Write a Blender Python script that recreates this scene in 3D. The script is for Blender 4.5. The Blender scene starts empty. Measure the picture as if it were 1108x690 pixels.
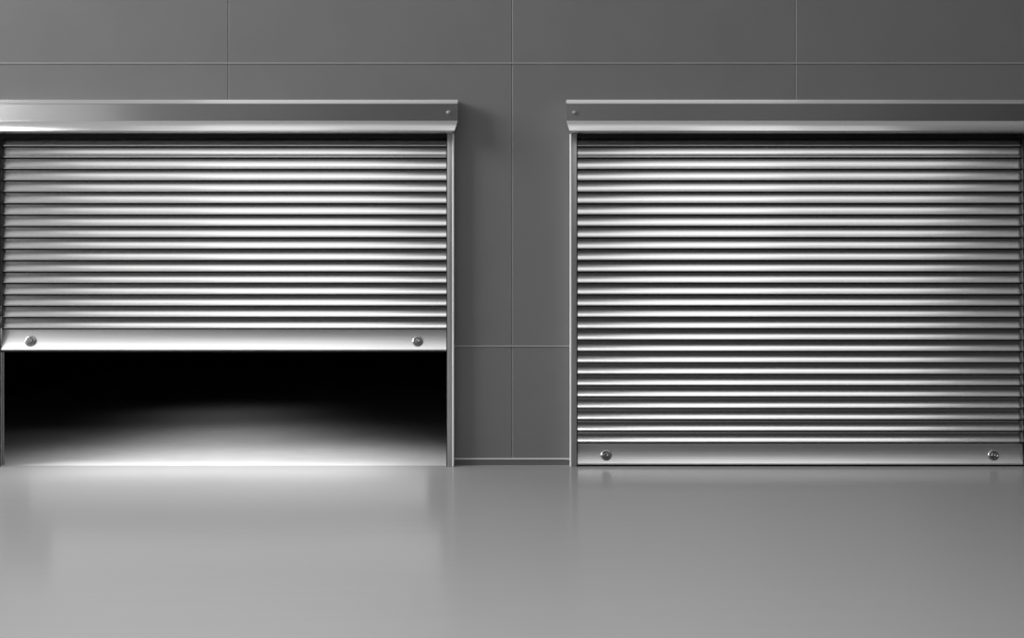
import bpy, bmesh, math, random
from mathutils import Vector, Matrix
random.seed(4)
SC = bpy.context.scene
COL = SC.collection

# ------------------------------------------------------------------ camera
D = 8.0            # distance of the camera from the facade
S = 161.0          # pixels per metre on the facade
HZ = 300.0         # picture row of the eye level
GR = 503.0         # picture row where the facade meets the floor
CZ = (GR - HZ) / S # eye height
cam_d = bpy.data.cameras.new('camera')
cam = bpy.data.objects.new('camera', cam_d)
COL.objects.link(cam)
cam.location = (0, -D, CZ)
cam.rotation_euler = (math.pi / 2, 0, 0)
cam_d.sensor_width = 36
cam_d.lens = D * S / 1108 * 36
cam_d.shift_y = -(345 - HZ) / 1108
SC.camera = cam

def X(px, Y=0.0): return (px - 554) * (D + Y) / (D * S)
def Z(py, Y=0.0): return CZ + (HZ - py) * (D + Y) / (D * S)

# ------------------------------------------------------------------ exposure
SC.view_settings.view_transform = 'Standard'
SC.view_settings.look = 'None'
SC.view_settings.gamma = 1
SC.view_settings.use_curve_mapping = False
SC.view_settings.exposure = 0.0

# ------------------------------------------------------------------ world
W = bpy.data.worlds.new('world'); SC.world = W; W.use_nodes = True
wn, wl = W.node_tree.nodes, W.node_tree.links
wn.clear()
wo = wn.new('ShaderNodeOutputWorld'); wb = wn.new('ShaderNodeBackground')
tc = wn.new('ShaderNodeTexCoord'); sp = wn.new('ShaderNodeSeparateXYZ')
wr = wn.new('ShaderNodeValToRGB')
wl.new(tc.outputs['Generated'], sp.inputs[0]); wl.new(sp.outputs['Z'], wr.inputs[0])
wl.new(wr.outputs[0], wb.inputs[0]); wl.new(wb.outputs[0], wo.inputs[0])
def ramp(r, stops):
    e = r.color_ramp.elements
    while len(e) > 1: e.remove(e[-1])
    for i, (p, v) in enumerate(stops):
        k = e[0] if i == 0 else e.new(p)
        k.position = p
        k.color = (v, v, v, 1) if not isinstance(v, tuple) else v + (1,)
ramp(wr, [(0.0, .02), (0.2, .03), (0.45, .14), (0.8, .42), (1.0, .42)])
# the sky is brighter to the left
az = wn.new('ShaderNodeMath'); az.operation = 'MULTIPLY_ADD'; az.inputs[1].default_value = -.35; az.inputs[2].default_value = .9
az.use_clamp = True
wl.new(sp.outputs['X'], az.inputs[0])
wm = wn.new('ShaderNodeMath'); wm.operation = 'MULTIPLY'; wm.inputs[1].default_value = 1.0
wl.new(az.outputs[0], wm.inputs[0]); wl.new(wm.outputs[0], wb.inputs[1])

# ------------------------------------------------------------------ lights
def aim(o, tgt):
    o.rotation_euler = (Vector(tgt) - o.location).to_track_quat('-Z', 'Y').to_euler()
def area(name, loc, tgt, sx, sy, power, spread=180):
    l = bpy.data.lights.new(name, 'AREA'); l.shape = 'RECTANGLE'; l.size = sx; l.size_y = sy
    l.energy = power; l.spread = math.radians(spread)
    o = bpy.data.objects.new(name, l); COL.objects.link(o); o.location = loc; aim(o, tgt); return o
def spot(name, loc, tgt, power, angle, blend, radius=.1):
    l = bpy.data.lights.new(name, 'SPOT'); l.energy = power; l.spot_size = math.radians(angle)
    l.spot_blend = blend; l.shadow_soft_size = radius
    o = bpy.data.objects.new(name, l); COL.objects.link(o); o.location = loc; aim(o, tgt); return o

DC = 1.93   # |x| of the middle of each doorway
# unseen fills added over each doorway for shutter highlights, soft key from upper left
for sx in (-1, 1):
    area('shutter_fill_light', (sx * DC * 1.5, -3.6, 5.8), (sx * DC, 0, .5), 3.6, 1.6, 10)
    area('low_shutter_fill_light', (sx * DC * 1.6, -4.7, 4.35), (sx * DC, 0, .35), 3.6, 2.0, 3.2, 60)
area('side_light', (-11, -3.6, 6.0), (-1.0, 0, 2.2), 5.5, 4.5, 1350)
area('housing_fill_panel', (-11.5, -9, 3.0), (-1, 0, 2.2), 8.0, 2.8, 34)  # unseen panel added for the housings' reflections
area('top_light', (-.2, -2.8, 5.2), (0, 0, 2.2), 6.0, 2.0, 24)  # unseen fill added to lift the upper wall
area('floor_fill_light', (-1.8, -6.2, 7.0), (-1.8, -6.0, 0), 6.0, 2.0, 165, 85)  # unseen fill added to brighten the floor
# lamps inside the left bay, behind the half open shutter
for x, y, z, pw, an in ((-DC - .5, .22, 1.12, 44, 114), (-DC + .5, .22, 1.12, 44, 114), (-2.25, 1.4, 1.05, 19, 122), (-2.62, 2.9, .95, 3.2, 124)):
    spot('bay_lamp', (x, y, z), (x, y, 0), pw, an, 1.0, .12)
area('bay_door_light', (-DC, .40, .84), (-DC, -.42, 0), 2.3, .3, 10.5, 60)
for w in (3.0, 2.6, 2.2, 1.8):
    area('bay_spill_light', (-2.05, 1.2, .86), (-2.0, -1.4, 0), w, .26, 1.7, 120)
for w in (3.7, 3.4, 2.9, 2.3):
    area('bay_spill_light', (-2.65, 3.2, .76), (-2.3, -3.4, .1), w, .22, .6, 60)

# ------------------------------------------------------------------ materials
def mat(name, col, rough=.5, metal=0.0, spec=.5, streak=None, sa=.12, bump=0.0, grain=None, normal_bend=0.0, aniso=0.0):
    """Procedural surface: base colour varied by a stretched noise ('streak' = noise scale xyz)."""
    m = bpy.data.materials.new(name); m.use_nodes = True
    n, l = m.node_tree.nodes, m.node_tree.links
    b = n['Principled BSDF']
    b.inputs['Roughness'].default_value = rough; b.inputs['Metallic'].default_value = metal
    b.inputs['Specular IOR Level'].default_value = spec
    b.inputs['Anisotropic'].default_value = aniso
    if not isinstance(col, tuple): col = (col, col, col)
    t = n.new('ShaderNodeTexCoord'); mp = n.new('ShaderNodeMapping')
    mp.inputs['Scale'].default_value = streak or (6, 6, 6)
    l.new(t.outputs['Object'], mp.inputs[0])
    ns = n.new('ShaderNodeTexNoise'); ns.inputs['Scale'].default_value = 1.0; ns.inputs['Detail'].default_value = 5
    l.new(mp.outputs[0], ns.inputs['Vector'])
    r = n.new('ShaderNodeValToRGB')
    ramp(r, [(0.3, tuple(c * (1 - sa) for c in col)), (0.7, tuple(min(1, c * (1 + sa)) for c in col))])
    l.new(ns.outputs[0], r.inputs[0]); l.new(r.outputs[0], b.inputs['Base Color'])
    nrm = None
    if bump:
        bp = n.new('ShaderNodeBump'); bp.inputs['Strength'].default_value = bump; bp.inputs['Distance'].default_value = .002
        l.new(ns.outputs[0], bp.inputs['Height']); nrm = bp.outputs[0]
    if normal_bend:   # normals of the flat sheet turned along x for a left-right shading gradient
        sx = n.new('ShaderNodeSeparateXYZ'); l.new(t.outputs['Object'], sx.inputs[0])
        mu = n.new('ShaderNodeMath'); mu.operation = 'MULTIPLY'; mu.inputs[1].default_value = normal_bend
        l.new(sx.outputs[0], mu.inputs[0])
        cb = n.new('ShaderNodeCombineXYZ'); l.new(mu.outputs[0], cb.inputs[0])
        ad = n.new('ShaderNodeVectorMath'); ad.operation = 'ADD'
        if nrm is None:
            ge = n.new('ShaderNodeNewGeometry'); nrm = ge.outputs['Normal']
        l.new(nrm, ad.inputs[0]); l.new(cb.outputs[0], ad.inputs[1])
        no = n.new('ShaderNodeVectorMath'); no.operation = 'NORMALIZE'; l.new(ad.outputs[0], no.inputs[0])
        nrm = no.outputs[0]
    if nrm is not None: l.new(nrm, b.inputs['Normal'])
    return m

M_WALL = mat('painted_wall_panel', .182, .6, spec=.25, streak=(3, 3, 3), sa=.03)
M_SEAM = mat('wall_seam_highlight', .27, .5, spec=.4, sa=.03)  # paler than the panels: joint highlights put into the colour
M_FLOOR = mat('polished_floor', .265, .16, spec=.015, streak=(1.2, 14, 1), sa=.012)
M_INNER = mat('pale_screed_floor', .42, .8, spec=.1, sa=.04)
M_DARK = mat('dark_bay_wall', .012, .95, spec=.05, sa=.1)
M_SLAT = mat('brushed_slat_aluminium', .74, .21, 1.0, streak=(.6, 1, 60), sa=.015)
M_BAR = mat('brushed_bar_aluminium', .92, .34, 1.0, streak=(.6, 1, 90), sa=.04)
M_BOX = mat('brushed_housing_aluminium', .58, .22, .8, streak=(.6, 1, 120), sa=.03, normal_bend=.12)
M_RAIL = mat('rail_aluminium', .55, .42, 1.0, streak=(1, 1, .6), sa=.04)
M_STRIP = mat('rail_edge_highlight', .92, .35, spec=.5, sa=.03)  # near white: the rail edge's highlight put into the colour
M_RUB_SHADE = mat('black_rubber_and_shade', .012, .7, spec=.3, sa=.1)  # rubber seals, and black faces and strips standing for shade
M_BOLT = mat('dull_steel_bolt', .40, .28, 1.0, sa=.08)
M_SCREW = mat('bright_screw', .35, .5, 1.0, sa=.05)
M_BASE = mat('skirting_paint', .13, .5, spec=.3, sa=.03)
M_BEAD = mat('skirting_highlight', .45, .4, spec=.4, sa=.03)  # pale top edge: its highlight line put into the colour

# ------------------------------------------------------------------ mesh helpers
def link(name, bm, m, parent=None, loc=None, smooth=35):
    bmesh.ops.recalc_face_normals(bm, faces=bm.faces)
    me = bpy.data.meshes.new(name); 
    for f in bm.faces: f.smooth = smooth > 0
    for e in bm.edges:
        if len(e.link_faces) == 2 and e.calc_face_angle(0) > math.radians(max(smooth, 1)): e.smooth = False
    bm.to_mesh(me); bm.free()
    for k in (m if isinstance(m, (list, tuple)) else [m]): me.materials.append(k)
    o = bpy.data.objects.new(name, me); COL.objects.link(o)
    if parent is not None: o.parent = parent
    if loc is not None: o.location = loc
    return o
def box(bm, x0, x1, y0, y1, z0, z1, bev=0.0, mi=0, seg=2):
    g = bmesh.ops.create_cube(bm, size=1.0)
    vs = g['verts']
    for v in vs:
        v.co = Vector((x0 if v.co.x < 0 else x1, y0 if v.co.y < 0 else y1, z0 if v.co.z < 0 else z1))
    fs = set(f for v in vs for f in v.link_faces)
    if bev:
        es = list(set(e for v in vs for e in v.link_edges))
        r = bmesh.ops.bevel(bm, geom=es, offset=bev, segments=seg, affect='EDGES', profile=.5)
        fs |= set(r['faces'])
    for f in fs:
        if f.is_valid: f.material_index = mi
def extrude(bm, prof, x0, x1, taper=None, ends=True):
    """closed profile of (y, z) carried from x0 to x1; taper(y, z) pulls both ends in"""
    A, B = [], []
    for (y, z) in prof:
        t = taper(y, z) if taper else 0
        A.append(bm.verts.new((x0 + t, y, z))); B.append(bm.verts.new((x1 - t, y, z)))
    n = len(prof)
    for i in range(n):
        j = (i + 1) % n
        bm.faces.new((A[i], A[j], B[j], B[i]))
    if ends:
        bm.faces.new(A); bm.faces.new(B[::-1])
def lathe(bm, prof, seg=32):
    """profile (radius, forward) turned about the -Y axis"""
    rings = []
    for (r, f) in prof:
        if r < 1e-6: rings.append([bm.verts.new((0, -f, 0))]); continue
        rings.append([bm.verts.new((r * math.cos(a), -f, r * math.sin(a))) for a in
                      [2 * math.pi * k / seg for k in range(seg)]])
    for a, b in zip(rings, rings[1:]):
        for k in range(seg):
            j = (k + 1) % seg
            if len(a) == 1: bm.faces.new((a[0], b[k], b[j]))
            elif len(b) == 1: bm.faces.new((a[k], b[0], a[j]))
            else: bm.faces.new((a[k], b[k], b[j], a[j]))
def struct(o): o['kind'] = 'structure'; return o

# ------------------------------------------------------------------ facade
SH_Y = -.027                        # plane of the shutter curtain
# doorways: inner faces of the rails
L0, L1 = X(0, -.06), X(484, -.06)
R0, R1 = X(624, -.06), X(1108, -.06)
RW = 7.0 / S                        # rail width
HEAD = Z(134)                       # head of the masonry opening (behind the housing)
XS = [X(-60 - 306), X(-60), X(247), X(554), X(861), X(1168), X(1168 + 306)]
ZS = [Z(374 + 306), Z(374), Z(68), Z(68 - 306)]
bm = bmesh.new()
# slab with the two doorways cut out, behind the cladding
holes = [(L0 - .01, L1 + .01), (R0 - .01, R1 + .01)]
WX0, WX1, WTOP = -5.6, 5.6, 4.0
g = .0045
def clad(x0, x1, z0, z1):
    box(bm, x0 + g, x1 - g, -.0, .03, z0, z1, bev=.0030)
cuts = sorted([WX0, WX1] + [x for h in holes for x in h])
# backing slab, cut back from the doorways so only cladding and rails frame them
for (a, b) in [(WX0, holes[0][0] - .3), (holes[0][1] + .12, holes[1][0] - .12), (holes[1][1] + .3, WX1)]:
    box(bm, a, b, .02, .25, 0, HEAD)
box(bm, WX0, WX1, .02, .25, HEAD, WTOP)
seams = [x for x in XS if WX0 < x < WX1]
def panel(a, b, z0):
    box(bm, a + (g if a in seams else 0), b - (g if b in seams else 0), 0, .03, z0, WTOP if z0 == 0 else WTOP)
edges = sorted(set([WX0, WX1] + seams + [x for h in holes for x in h]))
for a, b in zip(edges, edges[1:]):
    m_ = (a + b) / 2
    over = any(h[0] < m_ < h[1] for h in holes)
    panel(a, b, HEAD if over else 0)
def groove(x, z0):
    n0 = len(bm.faces)
    vs = [[bm.verts.new((x + dx, y, zz)) for zz in (z0, WTOP)] for dx, y in ((-g, .0003), (-g * .4, .0060), (g, .0003))]
    vs += [[bm.verts.new((x + dx, .02, zz)) for zz in (z0, WTOP)] for dx in (g, -g)]
    for k in range(5):
        p, q = vs[k], vs[(k + 1) % 5]
        bm.faces.new((p[0], p[1], q[1], q[0]))
    bm.faces.new([v[0] for v in vs]); bm.faces.new([v[1] for v in vs][::-1])
    bm.faces.ensure_lookup_table()
    for f in bm.faces[n0:]: f.material_index = 1
for x in seams:
    groove(x, HEAD if any(h[0] < x < h[1] for h in holes) else 0)
cols = [WX0] + seams + [WX1]
piers = [(WX0, holes[0][0]), (holes[0][1], X(554)), (X(554), holes[1][0]), (holes[1][1], WX1)]
# low lap beads along the horizontal joints
def bead(x0, x1, z):
    pts = [(0.004, z - .005), (-.0035, z - .0045), (-.0045, z - .001), (-.002, z + .005), (0.004, z + .008)]
    n0 = len(bm.faces); extrude(bm, pts, x0, x1)
    bm.faces.ensure_lookup_table()
    for f in bm.faces[n0:]: f.material_index = 1
for a, b in zip(cols, cols[1:]): bead(a, b, Z(68.5))
for a, b in piers:
    if abs(a) < 1 and abs(b) < 1: bead(a, b, Z(374.5))
struct(link('wall_back', bm, [M_WALL, M_SEAM], smooth=25))

bm = bmesh.new(); box(bm, -9, 9, -13, -.02, -.2, 0); struct(link('floor', bm, M_FLOOR))
bm = bmesh.new(); box(bm, WX0, WX1, -.02, 9.2, -.2, 0); struct(link('floor_inside', bm, M_INNER))
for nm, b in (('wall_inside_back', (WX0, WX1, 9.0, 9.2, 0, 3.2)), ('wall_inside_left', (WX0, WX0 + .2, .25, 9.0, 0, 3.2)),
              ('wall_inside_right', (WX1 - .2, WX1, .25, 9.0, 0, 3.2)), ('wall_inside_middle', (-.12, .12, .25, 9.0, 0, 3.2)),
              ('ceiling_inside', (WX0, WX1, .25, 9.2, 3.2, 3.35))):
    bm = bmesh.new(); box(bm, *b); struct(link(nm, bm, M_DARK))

# skirting between the two doorways
bm = bmesh.new()
zt = Z(495.5, -.014)
extrude(bm, [(0, 0), (-.012, 0), (-.012, zt - .012), (0, zt - .012)], L1 + RW, R0 - RW)
n0 = len(bm.faces)
extrude(bm, [(0, zt - .012), (-.014, zt - .012), (-.016, zt - .008), (-.014, zt - .003), (-.008, zt), (0, zt)], L1 + RW, R0 - RW)
bm.faces.ensure_lookup_table()
for f in bm.faces[n0:]: f.material_index = 1
struct(link('trim_1', bm, [M_BASE, M_BEAD], smooth=40))

# ------------------------------------------------------------------ roller shutters
PITCH = 12.3 * (D + SH_Y) / (D * S)
def curtain(bm, w, n, ztop):
    """one closed profile: n slats, each a hollow cove that flares out to a rounded lip"""
    pr = []; dark = []
    for k in range(n):
        z0 = ztop - k * PITCH
        h = PITCH * .775
        for i in range(15):
            t = i / 14
            pr.append((-(.001 + .0015 * t + .0140 * t ** 2.5), z0 - h * t))
        # rounded nose of the lip
        yl, zl = -.0155, z0 - h
        for a in (20, 50, 80, 115, 150):
            a = math.radians(a)
            pr.append((yl + .0010 - .0035 * math.sin(a) * .8, zl - .0045 + .0045 * math.cos(a)))
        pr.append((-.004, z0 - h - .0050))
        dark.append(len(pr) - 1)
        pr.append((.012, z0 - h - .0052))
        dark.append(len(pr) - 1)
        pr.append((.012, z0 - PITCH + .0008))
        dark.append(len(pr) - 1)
    zb = ztop - n * PITCH
    pr += [(.018, zb), (.018, ztop)]
    extrude(bm, pr, -w / 2, w / 2)
    bm.faces.ensure_lookup_table()
    for i in dark: bm.faces[i].material_index = 1  # slot faces black: shade between slats put into the colour

def make_shutter(name, x0, x1, nslat, label, cat, tilt):
    cx = (x0 + x1) / 2; w = x1 - x0
    e = bpy.data.objects.new(name, None); COL.objects.link(e); e.location = (cx, 0, 0)
    e.empty_display_size = .3
    e['label'] = label; e['category'] = cat; e['group'] = 'roller shutters along the grey wall'
    # curtain: first lip ends at row 158.5
    ztop = Z(158.7, SH_Y) + PITCH * .92
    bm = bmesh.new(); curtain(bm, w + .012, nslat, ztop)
    c = link('curtain', bm, [M_SLAT, M_RUB_SHADE], e, (0, SH_Y, 0), smooth=50)
    zb = ztop - nslat * PITCH
    # bottom bar
    hb = 22.3 / S
    bm = bmesh.new()
    pr = [(.008, 0), (-.004, 0)]
    for i in range(1, 11):
        t = i / 10; pr.append((-(.004 + .007 * t + .025 * t * t), -hb * .93 * t))
    pr += [(-.0375, -hb * .955), (-.0355, -hb * .99), (-.030, -hb), (.008, -hb)]
    extrude(bm, pr, -w / 2, w / 2)
    b = link('bottom_bar', bm, M_BAR, e, (0, SH_Y, zb), smooth=50)
    bm = bmesh.new()
    zr = max(-.012, -(zb - hb) + .0003)
    extrude(bm, [(.006, 0), (-.022, 0), (-.022, zr + .003), (-.019, zr), (.004, zr), (.006, zr + .003)], -w / 2, w / 2)
    link('rubber_seal', bm, M_RUB_SHADE, b, (0, 0, -hb), smooth=40)
    for px in (-209, 209):
        bm = bmesh.new()
        lathe(bm, [(0, -.012), (.037, -.012), (.037, .002), (.036, .0045), (.031, .0085), (.0295, .009), (.0235, .009), (.0225, .008),
                   (.0195, .002), (.0175, .002), (.016, .008), (.0145, .0095), (.0085, .0100), (.0075, .0095), (.005, .006), (0, .006)])
        bt = link('bolt', bm, M_BOLT, b, (px / S * (D + SH_Y) / D, -.0185, -12.2 / S), smooth=30)
        bt.rotation_euler = (-.26, 0, 0)
    # guide rails
    for s in (-1, 1):
        bm = bmesh.new()
        # channel section in plan: cheek behind, cheek in front, web outside
        zt = Z(140)
        def slab(xa, xb, ya, yb, bev=.0015): box(bm, min(s * xa, s * xb), max(s * xa, s * xb), ya, yb, 0, zt, bev=bev)
        slab(w / 2, w / 2 + RW, -.070, -.064)
        slab(w / 2 + .012, w / 2 + RW, -.066, -.001)
        r = link('guide_rail', bm, M_RAIL, e, (0, 0, 0), smooth=30)
        bm = bmesh.new()
        xa, xb = s * (w / 2 + RW - .009), s * (w / 2 + RW + .001)
        box(bm, min(xa, xb), max(xa, xb), -.0755, -.002, 0, zt, bev=.003, seg=3)
        link('edge_highlight_strip', bm, M_STRIP, r, (0, 0, 0), smooth=60)
        # added black strip: stands for the gap shade between curtain and rail
        bm = bmesh.new()
        xa, xb = s * (w / 2 - .006), s * (w / 2 + .010)
        box(bm, min(xa, xb), max(xa, xb), -.066, -.0645, 0, zt)
        link('gap_shade_strip', bm, M_RUB_SHADE, r, (0, 0, 0))
    # housing
    YF = -.13
    z = lambda py: Z(py, YF)
    pr = [(0, z(107.0)), (YF + .022, z(107.0)), (YF + .013, z(107.6)), (YF + .002, z(111.6)), (YF, z(112.2)),
          (YF + .003, z(112.4)), (YF + .005, z(130.6)), (YF + .002, z(130.9))]
    hb2 = z(131) - z(142)
    y = YF; zz = z(131)
    pr.append((y, zz))
    N = 10
    for i in range(N):
        ang = math.radians(36 - 22 * (i / (N - 1)))
        zz -= hb2 / N; y -= math.tan(ang) * hb2 / N
        pr.append((y, zz))
    pr += [(y + .006, zz - .006), (y + .016, zz - .010), (y + .024, zz - .0115), (-.075, zz - .0115), (-.075, z(139)), (0, z(139))]
    z131 = z(131)
    def taper(yy, zz_):
        return max(0, z131 - zz_) * .30 + (max(0, (yy - YF)) * .0)
    bm = bmesh.new()
    hx = 14.3 / S * (D + YF) / D
    half = (498 - 242) / S * (D + YF) / D
    extrude(bm, pr, -half, half, taper)
    h = link('housing', bm, M_BOX, e, (0, 0, 0), smooth=12)
    bm = bmesh.new(); box(bm, -w / 2 + .001, w / 2 - .001, -.0625, -.0545, Z(149.3, -.06), Z(141, -.06), bev=.001)  # black strip added for the shade under the housing
    link('housing_shade_strip', bm, M_RUB_SHADE, h)
    for s in (-1, 1):
        bm = bmesh.new()
        lathe(bm, [(0, -.004), (.017, -.004), (.017, .0015), (.0155, .0025), (.0135, .0005), (.0125, -.001), (.0115, .002), (.007, .0045), (0, .0055)], 24)
        link('screw', bm, M_SCREW, h, (s * (half - 9.5 / 165), YF + .002, z(121.5)), smooth=40)
    return e

make_shutter('roller_shutter', L0, L1, 17,
             'half-raised grey metal roller shutter with dark doorway glowing beneath it', 'shutter', 0)
make_shutter('roller_shutter', R0, R1, 27,
             'fully closed grey metal roller shutter whose bottom bar meets the floor', 'shutter', 0)
